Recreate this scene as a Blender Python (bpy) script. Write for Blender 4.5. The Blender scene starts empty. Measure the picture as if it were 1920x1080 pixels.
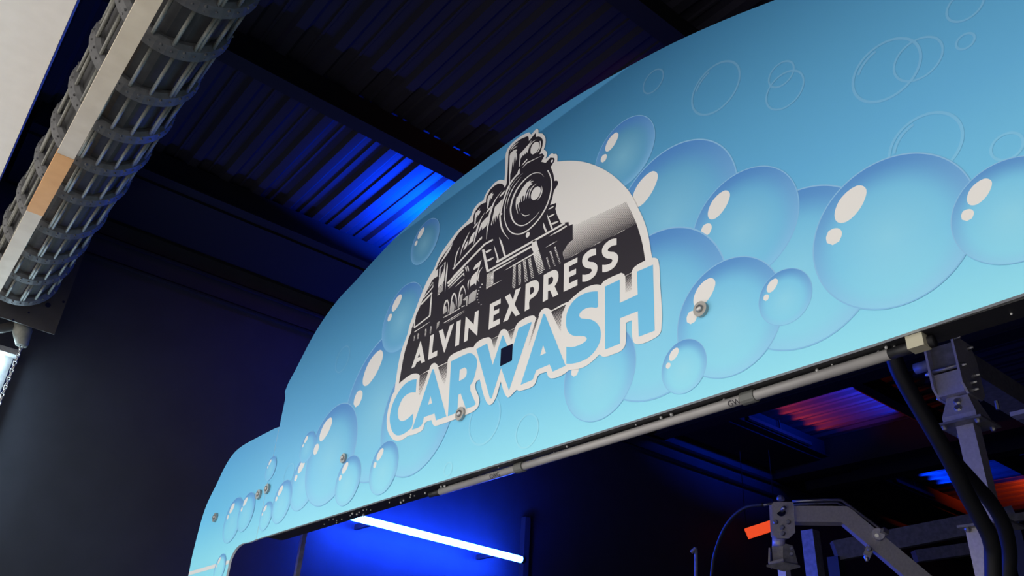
import bpy, bmesh, math, random
from mathutils import Vector, Matrix
from mathutils.geometry import tessellate_polygon
random.seed(7)
S = bpy.context.scene
C = S.collection
# ------------------------------------------------------------------ camera
CAMZ = 1.6
F = 1511.0
yaw, pitch, roll = map(math.radians, (52.5, 29.26, -3.69))
cy, sy, cp, sp, cr, sr = math.cos(yaw), math.sin(yaw), math.cos(pitch), math.sin(pitch), math.cos(roll), math.sin(roll)
fw = Vector((-sy*cp, cy*cp, sp)); rt0 = Vector((cy, sy, 0)); dn0 = fw.cross(rt0)
RT = rt0*cr + dn0*sr; DN = dn0*cr - rt0*sr
cam = bpy.data.cameras.new('camera'); co = bpy.data.objects.new('camera', cam); C.objects.link(co)
cam.sensor_width = 36; cam.lens = F/1920*36; cam.clip_end = 200
M = Matrix((RT, -DN, -fw)).transposed().to_4x4(); M.translation = Vector((0, 0, CAMZ)); co.matrix_world = M
S.camera = co
# ------------------------------------------------------------------ daylight from the open end behind the camera
w = bpy.data.worlds.new('overcast_daylight'); S.world = w; w.use_nodes = True
w.node_tree.nodes['Background'].inputs[0].default_value = (1.0, .955, .89, 1)
w.node_tree.nodes['Background'].inputs[1].default_value = 1.84
S.view_settings.view_transform = 'Standard'; S.view_settings.look = 'None'
S.view_settings.exposure = 0; S.view_settings.gamma = 1; S.view_settings.use_curve_mapping = False

# pixel (1920x1080) -> world point on a plane of the building
def ray(x, y): return RT*(x-960) + DN*(y-540) + fw*F
def PY(x, y, Y): r = ray(x, y); t = Y/r.y; return Vector((r.x*t, Y, r.z*t+CAMZ))
def PX(x, y, X): r = ray(x, y); t = X/r.x; return Vector((X, r.y*t, r.z*t+CAMZ))
def PZ(x, y, Z): r = ray(x, y); t = (Z-CAMZ)/r.z; return Vector((r.x*t, r.y*t, Z))
def PD(x, y, d): return ray(x, y)*(d/F) + Vector((0, 0, CAMZ))

# ------------------------------------------------------------------ materials
def mat(name, col, rough=.6, metal=0., noise=None, nscale=20, bump=0, spec=.5, emit=None, estr=0):
    m = bpy.data.materials.new(name); m.use_nodes = True; nt = m.node_tree
    b = nt.nodes['Principled BSDF']
    b.inputs['Base Color'].default_value = (*col, 1); b.inputs['Roughness'].default_value = rough
    b.inputs['Metallic'].default_value = metal; b.inputs['Specular IOR Level'].default_value = spec
    if emit:
        b.inputs['Emission Color'].default_value = (*emit, 1); b.inputs['Emission Strength'].default_value = estr
    if noise or bump:
        tc = nt.nodes.new('ShaderNodeTexCoord'); n = nt.nodes.new('ShaderNodeTexNoise')
        n.inputs['Scale'].default_value = nscale; n.inputs['Detail'].default_value = 5
        nt.links.new(tc.outputs['Object'], n.inputs['Vector'])
        if noise:
            r = nt.nodes.new('ShaderNodeValToRGB'); r.color_ramp.elements[0].position = .35; r.color_ramp.elements[1].position = .68
            r.color_ramp.elements[0].color = (*noise, 1); r.color_ramp.elements[1].color = (*col, 1)
            nt.links.new(n.outputs['Fac'], r.inputs[0]); nt.links.new(r.outputs[0], b.inputs['Base Color'])
        if bump:
            bm_ = nt.nodes.new('ShaderNodeBump'); bm_.inputs['Strength'].default_value = bump; bm_.inputs['Distance'].default_value = .01
            nt.links.new(n.outputs['Fac'], bm_.inputs['Height']); nt.links.new(bm_.outputs[0], b.inputs['Normal'])
    return m
def gradient_nodes(nt, stops):
    g = nt.nodes.new('ShaderNodeNewGeometry'); s = nt.nodes.new('ShaderNodeSeparateXYZ'); nt.links.new(g.outputs['Position'], s.inputs[0])
    mr = nt.nodes.new('ShaderNodeMapRange'); mr.inputs[1].default_value = 2.2; mr.inputs[2].default_value = 3.9
    nt.links.new(s.outputs['Z'], mr.inputs[0])
    r = nt.nodes.new('ShaderNodeValToRGB'); cr_ = r.color_ramp
    for i, (z, c) in enumerate(stops):
        e = cr_.elements[i] if i < 2 else cr_.elements.new(1)
        e.position = (z-2.2)/1.7; e.color = (*c, 1)
    nt.links.new(mr.outputs[0], r.inputs[0]); return r
def mth(nt, op, a, b=None, c=None, clamp=False):
    n = nt.nodes.new('ShaderNodeMath'); n.operation = op; n.use_clamp = clamp
    for i, v in enumerate((a, b, c)):
        if v is None: continue
        if isinstance(v, (int, float)): n.inputs[i].default_value = v
        else: nt.links.new(v, n.inputs[i])
    return n.outputs[0]
def mixc(nt, f, a, b):
    n = nt.nodes.new('ShaderNodeMix'); n.data_type = 'RGBA'
    for i, v in ((0, f), (6, a), (7, b)):
        if isinstance(v, (int, float)): n.inputs[i].default_value = v
        elif isinstance(v, tuple): n.inputs[i].default_value = (*v, 1)
        else: nt.links.new(v, n.inputs[i])
    return n.outputs[2]
SKYSTOPS = [(2.38, (.30, .80, .97)), (2.62, (.18, .60, .90)), (2.95, (.125, .45, .78)), (3.3, (.09, .345, .65)), (3.75, (.045, .20, .40))]
SKYSTOPS = [SKYSTOPS[0], SKYSTOPS[-1]] + SKYSTOPS[1:-1]
def print_mat(name, tint=None, fac=0., stops=SKYSTOPS):
    m = mat(name, (.5, .5, .5), rough=.42, spec=.35); nt = m.node_tree
    r = gradient_nodes(nt, stops); out = r.outputs[0]
    if tint: out = mixc(nt, fac, out, tint)
    nt.links.new(out, nt.nodes['Principled BSDF'].inputs['Base Color']); return m
m_panel = print_mat('vinyl_blue_gradient')
m_ring = print_mat('vinyl_pale_ring', (.75, .93, 1.), .09)
m_letter = print_mat('vinyl_letter_blue', (.15, .55, .88), .45)
m_white = mat('vinyl_white', (.80, .79, .78), .42, spec=.35)
m_black = mat('vinyl_black', (.026, .022, .03), .42, spec=.35)
m_edge = mat('panel_edge', (.75, .82, .88), .5)
m_bub = mat('vinyl_bubble', (.5, .5, .5), .42, spec=.35)
nt = m_bub.node_tree
tc = nt.nodes.new('ShaderNodeTexCoord'); sx = nt.nodes.new('ShaderNodeSeparateXYZ'); nt.links.new(tc.outputs['Object'], sx.inputs[0])
x_, z_ = sx.outputs['X'], sx.outputs['Z']
r0 = mth(nt, 'SQRT', mth(nt, 'ADD', mth(nt, 'MULTIPLY', x_, x_), mth(nt, 'MULTIPLY', z_, z_)))
xo, zo = mth(nt, 'ADD', x_, .03), mth(nt, 'ADD', z_, .09)
r1 = mth(nt, 'SQRT', mth(nt, 'ADD', mth(nt, 'MULTIPLY', xo, xo), mth(nt, 'MULTIPLY', zo, zo)))
mr = nt.nodes.new('ShaderNodeMapRange'); mr.interpolation_type = 'SMOOTHSTEP'; mr.inputs[1].default_value = .62; mr.inputs[2].default_value = 1.03
nt.links.new(r1, mr.inputs[0])
up = mth(nt, 'MULTIPLY_ADD', z_, .5, .5, True)
base = gradient_nodes(nt, SKYSTOPS).outputs[0]
glow = mth(nt, 'SUBTRACT', .32, mth(nt, 'MULTIPLY', r1, .34), None, True)
inner = mixc(nt, glow, base, (.42, .84, .95))
rimc = mixc(nt, up, (.30, .62, .93), (.07, .22, .62))
rimc = mixc(nt, .25, rimc, base)
colb = mixc(nt, mr.outputs[0], inner, rimc)
edge = mth(nt, 'GREATER_THAN', r0, .982)
colb = mixc(nt, mth(nt, 'MULTIPLY', edge, .55), colb, mixc(nt, up, (.16, .42, .78), (.42, .74, .95)))
nt.links.new(colb, nt.nodes['Principled BSDF'].inputs['Base Color'])
m_dark = mat('black_painted_steel', (.014, .014, .017), .5, .0, bump=.15, nscale=40)
m_ceil = mat('black_roof_sheet', (.021, .020, .030), .9, .0, spec=.08)
m_beam = mat('matt_black_steel', (.008, .008, .011), .8, .0, spec=.1)
m_wall = mat('black_wall_panel', (.024, .026, .036), .6, .0, noise=(.020, .022, .030), nscale=6, spec=.3)
m_conc = mat('concrete', (.55, .53, .50), .85, noise=(.46, .44, .42), nscale=8)
m_darkfloor = mat('wet_dark_floor', (.02, .02, .025), .3)
m_plaster = mat('white_plaster', (.90, .87, .83), .8, noise=(.86, .83, .79), nscale=12)
m_steel = mat('brushed_steel', (.62, .60, .60), .5, .35, noise=(.53, .515, .52), nscale=70)
m_gal = mat('galvanised_steel', (.26, .26, .265), .55, .3, noise=(.18, .18, .185), nscale=30)
m_ringm = mat('ring_steel', (.10, .10, .105), .6, .2, noise=(.065, .065, .07), nscale=30)
m_rod = mat('dull_steel_rod', (.24, .24, .215), .55, .2, noise=(.17, .17, .15), nscale=30)
m_drum = mat('drum_grey', (.034, .034, .036), .8, noise=(.02, .02, .022), nscale=18)
m_rust = mat('drum_rusty', (.06, .043, .032), .85, noise=(.027, .023, .02), nscale=40)
m_plate = mat('bracket_plate', (.055, .05, .05), .6, .2, noise=(.04, .036, .036), nscale=8)
m_cream = mat('cream_bar', (.70, .61, .48), .6, noise=(.62, .53, .41), nscale=10)
m_orange = mat('orange_bar', (.80, .40, .13), .6, noise=(.72, .34, .10), nscale=12)
m_tube = mat('frosted_tube', (.42, .41, .41), .3, noise=(.36, .35, .36), nscale=10)
m_clip = mat('grey_clip', (.14, .145, .14), .6)
m_hose = mat('black_rubber', (.014, .015, .016), .55)
m_bolt = mat('bolt_steel', (.42, .42, .42), .35, .8)
m_washer = mat('washer_zinc', (.40, .39, .37), .4, .7)
m_hole = mat('dark_opening', (.010, .012, .035), 1.0, spec=.0)
m_box = mat('cream_plastic', (.42, .40, .30), .5)
m_blue = mat('blue_lit_tube', (.1, .2, .8), .4, emit=(.008, .055, 1.0), estr=300)
m_lamp = mat('white_lit_tube', (.9, .9, .9), .4, emit=(.62, .86, 1.0), estr=40)
m_orlit = mat('orange_lit_surface', (.5, .1, .02), .4, emit=(1.0, .085, .02), estr=.8)  # no lamp: emission stands in for orange light falling on a surface
m_drop = mat('water_drop', (.5, .5, .5), .05, .3)

# ------------------------------------------------------------------ mesh helpers
def link(o, parent=None):
    C.objects.link(o)
    if parent is not None: o.parent = parent
    return o
def obj(name, v, f, m, parent=None, smooth=False):
    me = bpy.data.meshes.new(name); me.from_pydata([tuple(p) for p in v], [], [tuple(q) for q in f]); me.update()
    for mm in (m if isinstance(m, (list, tuple)) else [m]): me.materials.append(mm)
    if smooth: me.polygons.foreach_set('use_smooth', [True]*len(me.polygons))
    return link(bpy.data.objects.new(name, me), parent)
def empty(name, loc=(0, 0, 0), parent=None):
    o = bpy.data.objects.new(name, None); o.location = loc; o.empty_display_size = .1; return link(o, parent)
def tag(o, label, cat, group=None, kind=None):
    o['label'] = label; o['category'] = cat
    if group: o['group'] = group
    if kind: o['kind'] = kind
    return o
def structure(o): o['kind'] = 'structure'; return o
class MB:
    def __init__(s): s.v = []; s.f = []
    def add(s, v, f):
        n = len(s.v); s.v += [Vector(p) for p in v]; s.f += [[i+n for i in q] for q in f]; return s
    def box(s, a, b):
        x0, y0, z0 = a; x1, y1, z1 = b
        return s.add([(x0,y0,z0),(x1,y0,z0),(x1,y1,z0),(x0,y1,z0),(x0,y0,z1),(x1,y0,z1),(x1,y1,z1),(x0,y1,z1)],
                     [(0,3,2,1),(4,5,6,7),(0,1,5,4),(1,2,6,5),(2,3,7,6),(3,0,4,7)])
    def beam(s, p, q, wd, ht, up=Vector((0, 0, 1))):      # box section from p to q
        p, q = Vector(p), Vector(q); d = (q-p).normalized(); a = d.cross(up).normalized(); b = a.cross(d)
        v = [e + a*wd/2*i + b*ht/2*j for e in (p, q) for i, j in ((-1,-1),(1,-1),(1,1),(-1,1))]
        return s.add(v, [(3,2,1,0),(4,5,6,7),(0,1,5,4),(1,2,6,5),(2,3,7,6),(3,0,4,7)])
    def tube(s, pts, r, n=10, caps=True):
        pts = [Vector(p) for p in pts]; rings = []; rr = r if isinstance(r, (list, tuple)) else [r]*len(pts)
        ref = None
        for i, p in enumerate(pts):
            d = (pts[min(i+1, len(pts)-1)]-pts[max(i-1, 0)]).normalized()
            if ref is None: ref = Vector((0, 0, 1)) if abs(d.z) < .9 else Vector((1, 0, 0))
            a = (ref - d*ref.dot(d)).normalized(); b = d.cross(a); ref = a
            rings.append([p + (a*math.cos(t)+b*math.sin(t))*rr[i] for t in (2*math.pi*k/n for k in range(n))])
        v = [p for g in rings for p in g]; f = []
        for i in range(len(pts)-1):
            for k in range(n): f.append((i*n+k, i*n+(k+1) % n, (i+1)*n+(k+1) % n, (i+1)*n+k))
        if caps: f.append(tuple(range(n))[::-1]); f.append(tuple((len(pts)-1)*n+k for k in range(n)))
        return s.add(v, f)
    def prism(s, poly, d):                                 # planar polygon extruded by vector d
        poly = [Vector(p) for p in poly]; n = len(poly); d = Vector(d)
        v = poly + [p+d for p in poly]
        return s.add(v, [tuple(range(n))[::-1], tuple(range(n, 2*n))] + [(i, (i+1) % n, n+(i+1) % n, n+i) for i in range(n)])
    def build(s, name, m, parent=None, smooth=False): return obj(name, s.v, s.f, m, parent, smooth)
def rot_curve(pts, sub=6):                                # Catmull-Rom through 3D points
    pts = [Vector(p) for p in pts]; out = []
    for i in range(len(pts)-1):
        a, b, c, d = pts[max(i-1, 0)], pts[i], pts[i+1], pts[min(i+2, len(pts)-1)]
        for k in range(sub):
            t = k/sub
            out.append(.5*((2*b)+(c-a)*t+(2*a-5*b+4*c-d)*t*t+(3*b-a-3*c+d)*t**3))
    return out+[pts[-1]]

# ================================================================== SETTING
XL, XR, YB, ZC = -5.75, 1.35, 17.0, CAMZ+3.35
structure(MB().box((XL-.3, -9, -.2), (XR+.3, 1.2, 0)).build('floor', m_conc))
structure(MB().box((XL-.3, 1.2, -.2), (XR+.3, YB, 0)).build('floor_wash_bay', m_darkfloor))
structure(MB().box((XL-.2, -.6, 0), (XL, YB, ZC)).build('wall_left', m_wall))
structure(MB().box((XR, -.6, 0), (XR+.2, YB, ZC)).build('wall_right', m_wall))
structure(MB().box((XL-.2, YB, 0), (XR+.2, YB+.2, ZC)).build('wall_back', m_wall))
structure(MB().box((XL-.2, -.62, CAMZ+2.40), (XR+.2, -.0315, CAMZ+3.55)).build('wall_front', m_plaster))
ceil = structure(MB().box((XL-.2, -.04, ZC+.03), (XR+.2, YB+.2, ZC+.08)).build('ceiling', m_ceil))
# roof sheets: pans with trapezoid ribs across the building
PITCH, y0 = .2375, 1.39+.0425-.2375*6
rib_me = None
for k in range(70):
    y = y0+PITCH*k
    if y > YB-.2: break
    if rib_me is None:
        o = MB().prism([(XL, -.052, 0), (XL, -.028, -.032), (XL, .028, -.032), (XL, .052, 0)], (XR-XL, 0, 0)).build('rib', m_ceil, ceil); rib_me = o.data
        o.location = (0, y, ZC+.03)
    else:
        o = link(bpy.data.objects.new('rib', rib_me), ceil); o.location = (0, y, ZC+.03)
    # small stiffening beads between the ribs
    p = MB().prism([(XL, y+.105, ZC+.032), (XL, y+.112, ZC+.018), (XL, y+.126, ZC+.018), (XL, y+.133, ZC+.032)], (XR-XL, 0, 0)) if k == 0 else None
    if p: bead = p.build('bead', m_ceil, ceil); bead_me = bead.data; by = y
    else:
        b_ = link(bpy.data.objects.new('bead', bead_me), ceil); b_.location = (0, y-by, 0)
for x in (-5.02, -3.60, -1.90, -.3):
    MB().box((x-.035, 0, ZC-.19), (x+.035, YB, ZC+.0)).box((x-.035, 0, ZC-.2), (x+.075, YB, ZC-.188)).build('purlin', m_beam, ceil)
for y in (4.6, 6.55, 8.75, 9.4, 13.3):
    MB().box((XL, y-.05, ZC-.34), (XR, y+.05, ZC+.03)).box((XL, y-.1, ZC-.35), (XR, y+.1, ZC-.338)).build('rafter', m_beam, ceil)
MB().box((XL, 0, ZC-.22), (-5.05, YB, ZC+.03)).build('added_eave_cover', m_beam, ceil)  # added dark box, covers the lamp-lit rib ends so the eave stays dark
# conduits along the eave
for z, r in ((ZC-.38, .02), (ZC-.55, .016)):
    MB().tube([(XL+.05, .1, z), (XL+.05, YB-.2, z)], r, 8).build('conduit', m_beam, ceil)

# ================================================================== ARCH SIGN
D = 1.6
def sp2(x, y): p = PY(x, y, D); return (p.x, p.z)
def smooth2(pts, closed=True, sub=4, ang=48):
    n = len(pts); P = [Vector(p) for p in pts]; T = []
    for i in range(n):
        a, b, c = P[i-1], P[i], P[(i+1) % n]
        u, v = b-a, c-b
        if (not closed and i in (0, n-1)) or u.length < 1e-9 or v.length < 1e-9 or u.angle(v) > math.radians(ang): T.append(None)
        else:
            d = (u.normalized()+v.normalized()).normalized(); T.append(d)
    out = []
    for i in range(n if closed else n-1):
        a, b = P[i], P[(i+1) % n]; L = (b-a).length
        if T[i] is None and T[(i+1) % n] is None: out.append(a); continue
        ta = (T[i]*L) if T[i] is not None else (b-a); tb = (T[(i+1) % n]*L) if T[(i+1) % n] is not None else (b-a)
        for k in range(sub):
            t = k/sub; h = (2*t**3-3*t*t+1, t**3-2*t*t+t, -2*t**3+3*t*t, t**3-t*t)
            out.append(a*h[0]+ta*h[1]+b*h[2]+tb*h[3])
    if not closed: out.append(P[-1])
    return [tuple(p) for p in out]
class Flat:                                               # flat print: triangles on the sign face, a hair proud of it
    def __init__(s, lay): s.y = D-.0006-lay*.00006; s.v = []; s.f = []; s.y0 = s.y; s.k = 0
    def lift(s): s.k += 1; s.y = s.y0-(s.k % 9)*.000025      # overlapping strokes never share a plane
    def poly(s, pts, holes=()):                           # (X,Z) pairs
        loops = [[Vector((a, b, 0)) for a, b in L] for L in [pts]+list(holes)]
        flat = [p for L in loops for p in L]; n = len(s.v)
        s.v += [(p.x, s.y, p.y) for p in flat]
        for t in tessellate_polygon(loops):
            a, b, c = (flat[i] for i in t)
            if (b-a).cross(c-a).z < 0: t = (t[0], t[2], t[1])
            s.f.append([i+n for i in t])
        return s
    def px(s, pts, holes=(), sm=True):
        g = (lambda L: smooth2(L)) if sm else (lambda L: L)
        return s.poly([sp2(*p) for p in g(pts)], [[sp2(*p) for p in g(h)] for h in holes])
    def build(s, name, m, parent): return obj(name, s.v, s.f, m, parent)
def cr_(x0, y0, k): return lambda L: [(x0+a/k, y0+b/k) for a, b in L]
C1, C2, C3, C4, C5 = cr_(920,235,12), cr_(920,310,12), cr_(920,380,12), cr_(800,360,12), cr_(800,430,12)
C6, C7, C8 = cr_(920,450,12), cr_(760,500,12), cr_(740,560,12)
D1, D2, D3, D5, D7 = cr_(760,560,8), cr_(960,440,8), cr_(720,660,8), cr_(880,590,8), cr_(1040,530,8)

sign = empty('arch_sign', (-2.2, D, 0))
tag(sign, 'blue arched car wash sign with cartoon bubbles and black steam train logo', 'sign')
def inv(o):                                               # keep world coordinates under the sign's empty
    o.matrix_parent_inverse = Matrix.Translation((2.2, -D, 0)); return o
def adopt(o, par=sign):
    o.parent = par
    if par is sign: inv(o)
    return o
# outline of the visible left part, then mirrored about the arch's middle for the part beyond the frame
low = [(480,1011.6)]
lob = [(516,803),(483,820),(455,835.7),(440,848),(423,873),(406.7,906.7),(398,924),(389,943),(381.5,963),(372.6,994),(365,1023.7),(359,1049),(354,1077)]
arc = [(516,803),(520,780),(540,720),(551.7,698),(593,620),(633,563),(666.7,526.7),(700,489.5),(738,449),(787.5,401),(846,348),(910,299),(968,256.5),(1019,220),(1060,193),(1160,135),(1260,81.7),(1360,36.7),(1453,0)]
inn = [(480,1011.6),(466,1017),(454,1019.5),(443.7,1027),(436,1038.5),(430,1053),(426.7,1068),(424,1080)]
A2 = [sp2(*p) for p in smooth2(arc, False)]; L2 = [sp2(*p) for p in smooth2(lob, False)]; I2 = [sp2(*p) for p in smooth2(inn, False)]
CX = -1.95; ZB = CAMZ+.809
mir = lambda L: [(2*CX-a, b) for a, b in L]
step = A2[0]; xs, xsr = I2[0][0], 2*CX-I2[0][0]
right = [(2*CX-a, b) for a, b in A2 if b < A2[-1][1] and a < -3.3][::-1]
right = [p for p in right if p[0] > A2[-1][0]+.25]
TH = .012
def slab(name, pts, m=m_panel):
    loops = [[Vector((a, b, 0)) for a, b in pts]]; n = len(pts); tri = tessellate_polygon(loops); v = [(a, D, b) for a, b in pts]+[(a, D+TH, b) for a, b in pts]; f = []
    P = loops[0]; area = sum(P[i-1].x*P[i].y-P[i].x*P[i-1].y for i in range(n))
    for t in tri:
        a, b, c = (P[i] for i in t)
        if (b-a).cross(c-a).z < 0: t = (t[0], t[2], t[1])
        f.append(t); f.append((t[0]+n, t[2]+n, t[1]+n))
    k = len(f)
    for i in range(n):
        j = (i+1) % n; f.append((j, i, i+n, j+n) if area > 0 else (i, j, j+n, i+n))
    o = obj(name, v, f, [m, m_edge]); 
    for p in o.data.polygons[k:]: p.material_index = 1
    return adopt(o)
gap = .0018
zseam = step[1]
bot = [sp2(*p) for p in ((1026.7, 840), (1640, 644.5), (1920, 549.5))]
main = [(xs+gap, ZB)] + [(a, b) for a, b in bot] + [(xsr-gap, ZB)]
main += [(xsr-gap, mir([step])[0][1]-.0)] + mir([step]) + right + A2[::-1] + [(xs+gap, step[1]+.0)]
def dedupe(L):
    o = []
    for p in L:
        if not o or (Vector(p)-Vector(o[-1])).length > .002: o.append(p)
    return o
# the main board spans between the two seams; each end board carries a lobe and a leg
xl = L2[-1][0]-.004; xi = I2[-1][0]-.012
main = dedupe([(xs+gap, ZB)]+bot+[(xsr-gap, ZB), (xsr-gap, step[1]-.012)]+right+A2[::-1])
if main[-1][0] < xs+gap: main = [p for p in main if p[0] >= xs+gap-.05]
main[-1] = (max(main[-1][0], xs+gap), main[-1][1])
slab('main_panel', main)
Lend = [p for p in L2 if p[0] < xs-gap-.01]
endp = dedupe([(xs-gap, ZB), (xs-gap, L2[0][1]-.005)]+Lend+[(xl, .0), (xi, .0)]+I2[:0:-1])
slab('end_panel', endp); slab('end_panel', mir(endp)[::-1])
# white line and lower tint band on the leg
stp = Flat(1); za, zb = sp2(356, 1073)[1], sp2(356, 1080)[1]
stp.poly([(L2[-1][0]-.003, zb+.005), (xi+.004, zb+.005), (xi+.012, za+.004), (L2[-1][0], za+.004)])
adopt(stp.build('white_stripe', m_white, None))
# ---- ghost rings
def circ(pts):
    q = [sp2(*p) for p in pts]
    import numpy as np
    A = np.array([[2*a, 2*b, 1] for a, b in q]); s_ = np.linalg.lstsq(A, np.array([a*a+b*b for a, b in q]), rcond=None)[0]
    return s_[0], s_[1], math.sqrt(max(1e-6, s_[2]+s_[0]**2+s_[1]**2))
rings = [[(1685.5,72),(1726,111),(1638,191.7),(1599.4,155.5)],[(1741,68),(1766,97),(1710.5,153),(1678.6,119)],[(1813,62.5),(1827,72),(1805,93),(1794,80.5)],
 [(1758,211),(1805,250),(1669,283)],[(1785.5,0),(1777,22),(1799.4,41.7),(1838,14)],[(1360,115),(1387,140),(1327,215),(1298,187)],[(1473,115),(1488,133),(1460,163),(1442,147)],
 [(1463,205),(1438,177),(1493,133)],[(1240,130),(1243,143),(1220,175),(1208,157)],[(938,767.5),(901,834),(880,801)],[(845,858),(855,872),(835,902),(826,888)],
 [(986,779.6),(1007.7,811.7),(968,811.7)],[(646.7,650),(655,667),(633,698)],[(1885,300),(1915,280),(1905,250)],[(535,885),(545,870),(550,890)]]
arcs = {0: (.86, 1.75, 2.7), 3: (.86, 1.75, 2.9), 5: (.88, 1.8, 2.7)}
for i, p in enumerate(rings):
    a, b, r = circ(p)
    if r > .4: continue
    r = min(r, b-ZB-.008)
    fl = Flat(0); fl.y -= i*.000012; wd = .0075 if r > .07 else .006; N = 48
    def ann(ri, ro, t0, t1, N):
        n = len(fl.v)
        for k in range(N+1):
            t = t0+(t1-t0)*k/N; fl.v += [(a+ri*math.cos(t), fl.y, b+ri*math.sin(t)), (a+ro*math.cos(t), fl.y, b+ro*math.sin(t))]
        fl.f += [(n+2*k, n+2*k+2, n+2*k+3, n+2*k+1) for k in range(N)]
    ann(r-wd/2, r+wd/2, 0, 2*math.pi, N)
    if i in arcs: q, t0, t1 = arcs[i]; ann(r*q-wd/2, r*q+wd/2, t0, t1, 14)
    adopt(fl.build('outline_bubble', m_ring, None))
# ---- bubbles, back to front
bub = [[(1546,346),(1480,659),(1608,585),(1443,655)],[(1303.7,262.8),(1381,314),(1229.6,293),(1179,355.5)],[(1197,216.5),(1229,250),(1173,348),(1116.5,308)],
 [(1431,310.5),(1499,385),(1448,495.6),(1306.7,412),(1492,427)],[(1268.7,425),(1358,485),(1202,753.6),(1256,736.7)],[(1399,479),(1453.4,511.5),(1270.5,631),(1342.6,711)],
 [(1487,501.6),(1522.4,543),(1462,612.5),(1424,575)],[(1295,636),(1325.7,666),(1274,739),(1240.6,694.5)],[(1107,792),(1193,666),(1058,726),(1163,758)],
 [(1717,282),(1814.6,336),(1527.5,474),(1643.4,586),(1807,482)],[(1920,293),(1784.7,415.6),(1877,498),(1818.5,338)],[(813.7,409),(824.8,430),(784.6,497),(770.9,473.7)],
 [(652,755),(686.7,906),(700,654)],[(774.4,528),(793,549),(717,628),(738,662)],[(714,829),(844,791),(836,812.5),(756.7,895.7)],
 [(544,920),(553,958),(566.7,860)],[(646.7,755.7),(671.7,806.7),(606.7,947),(573,886.7)],[(586,808.7),(591.7,830),(570,868),(562,853)],[(540,897.7),(547.7,920),(520,984),(510.7,963)],
 [(505,939),(511,956.7),(493,997),(487,983)],[(514,855),(519,866.7),(503,901.7),(497.7,888)],[(664,852.7),(676.7,870),(641.7,950),(629,920)],[(735,826),(747.7,850),(710,929),(693,900)],
 [(449,932),(418,1000),(427.4,1019),(445,995.6)],[(471,922.7),(479,939),(453,997.8),(445.5,979)],[(419,1038),(401.5,1072.6),(424.4,1050)]]
ca = circ(bub[9])
nrm = lambda L: [((a-ca[0])/ca[2], (b-ca[1])/ca[2]) for a, b in (sp2(*p) for p in L)]
hl1 = smooth2(nrm([(1606,349),(1617,348.5),(1625,356),(1622,374),(1609,397),(1588,416),(1573,418),(1566,410),(1567,393),(1579,370)]), sub=3)
hl2 = smooth2(nrm([(1563,429),(1574,429),(1579.5,438),(1574,453),(1562,460),(1551,456),(1549.5,445),(1554,434)]), sub=3)
unit = [(math.cos(2*math.pi*k/72), math.sin(2*math.pi*k/72)) for k in range(72)]
def unit_mesh(name, L, m):
    me = bpy.data.meshes.new(name); me.from_pydata([(a, 0, b) for a, b in L], [], [tuple(range(len(L)))]); me.materials.append(m); return me
me_b, me_h1, me_h2 = unit_mesh('bubble', unit, m_bub), unit_mesh('highlight', hl1, m_white), unit_mesh('highlight_dot', hl2, m_white)
for i, p in enumerate(bub):
    a, b, r = circ(p)
    if i == 25: r = min(r, .11)
    o = bpy.data.objects.new('bubble', me_b); C.objects.link(o); o.parent = sign
    o.location = (a+2.2, -.0008-i*.00006, b); o.scale = (r, 1, r)
    for me_ in (me_h1, me_h2):
        h = bpy.data.objects.new(me_.name, me_); C.objects.link(h); h.parent = o; h.location = (0, -.00003, 0)
LAY = 36
# ---- logo
dome = [(740.6,735),(742.5,718.7),(753,660),(765,626.7),(769,610),(775.8,592.5),(788,560),(799,533),(806.7,518),(815,504),(822.5,485.8),(833.3,467.5),(846.7,449),(858,434),(871,421),(880,411.7),(885,403),(887.5,396),(891.7,389),(898,381.7),(908,375),(909,371),(911.7,365),(915,358.5),(920,353),(926.7,345),(935,339),(941,337.5),(946.7,339),(948,326.7),(948.5,300),(948.9,291.7),(951.7,281.7),(960,270),(973,259),(986.7,250.8),(993,248.7),(997,253),(1006,243),(1008.3,241.7),(1010.4,244),(1010.6,250.4),(1018,250.8),(1023,257.5),(1024,266.7),(1022,276.7),(1020.4,281),(1025,284),(1027,288),(1025.8,293),(1024,298),(1027.5,296),(1034,289),(1037.5,288),(1039,289.6),(1044,289),(1046,292.5),(1045.8,303.3),(1070,301.9),(1092.5,303.7),(1115,310),(1132.5,318),(1151,330),(1170,347.5),(1180,358.7),(1187,370),(1196,387.5),(1207.5,411.5),(1216,438.7),(1221,467.5),(1223.5,486),(1218,530),(1140,590),(1000,660),(800,765)]
logo = Flat(LAY).px(dome).build('logo_badge', m_white, None); adopt(logo)
logo['label'] = 'round-topped white logo badge with black steam train'
def part(fl, name, m): o = fl.build(name, m, None); o.parent = logo; return o
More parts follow.
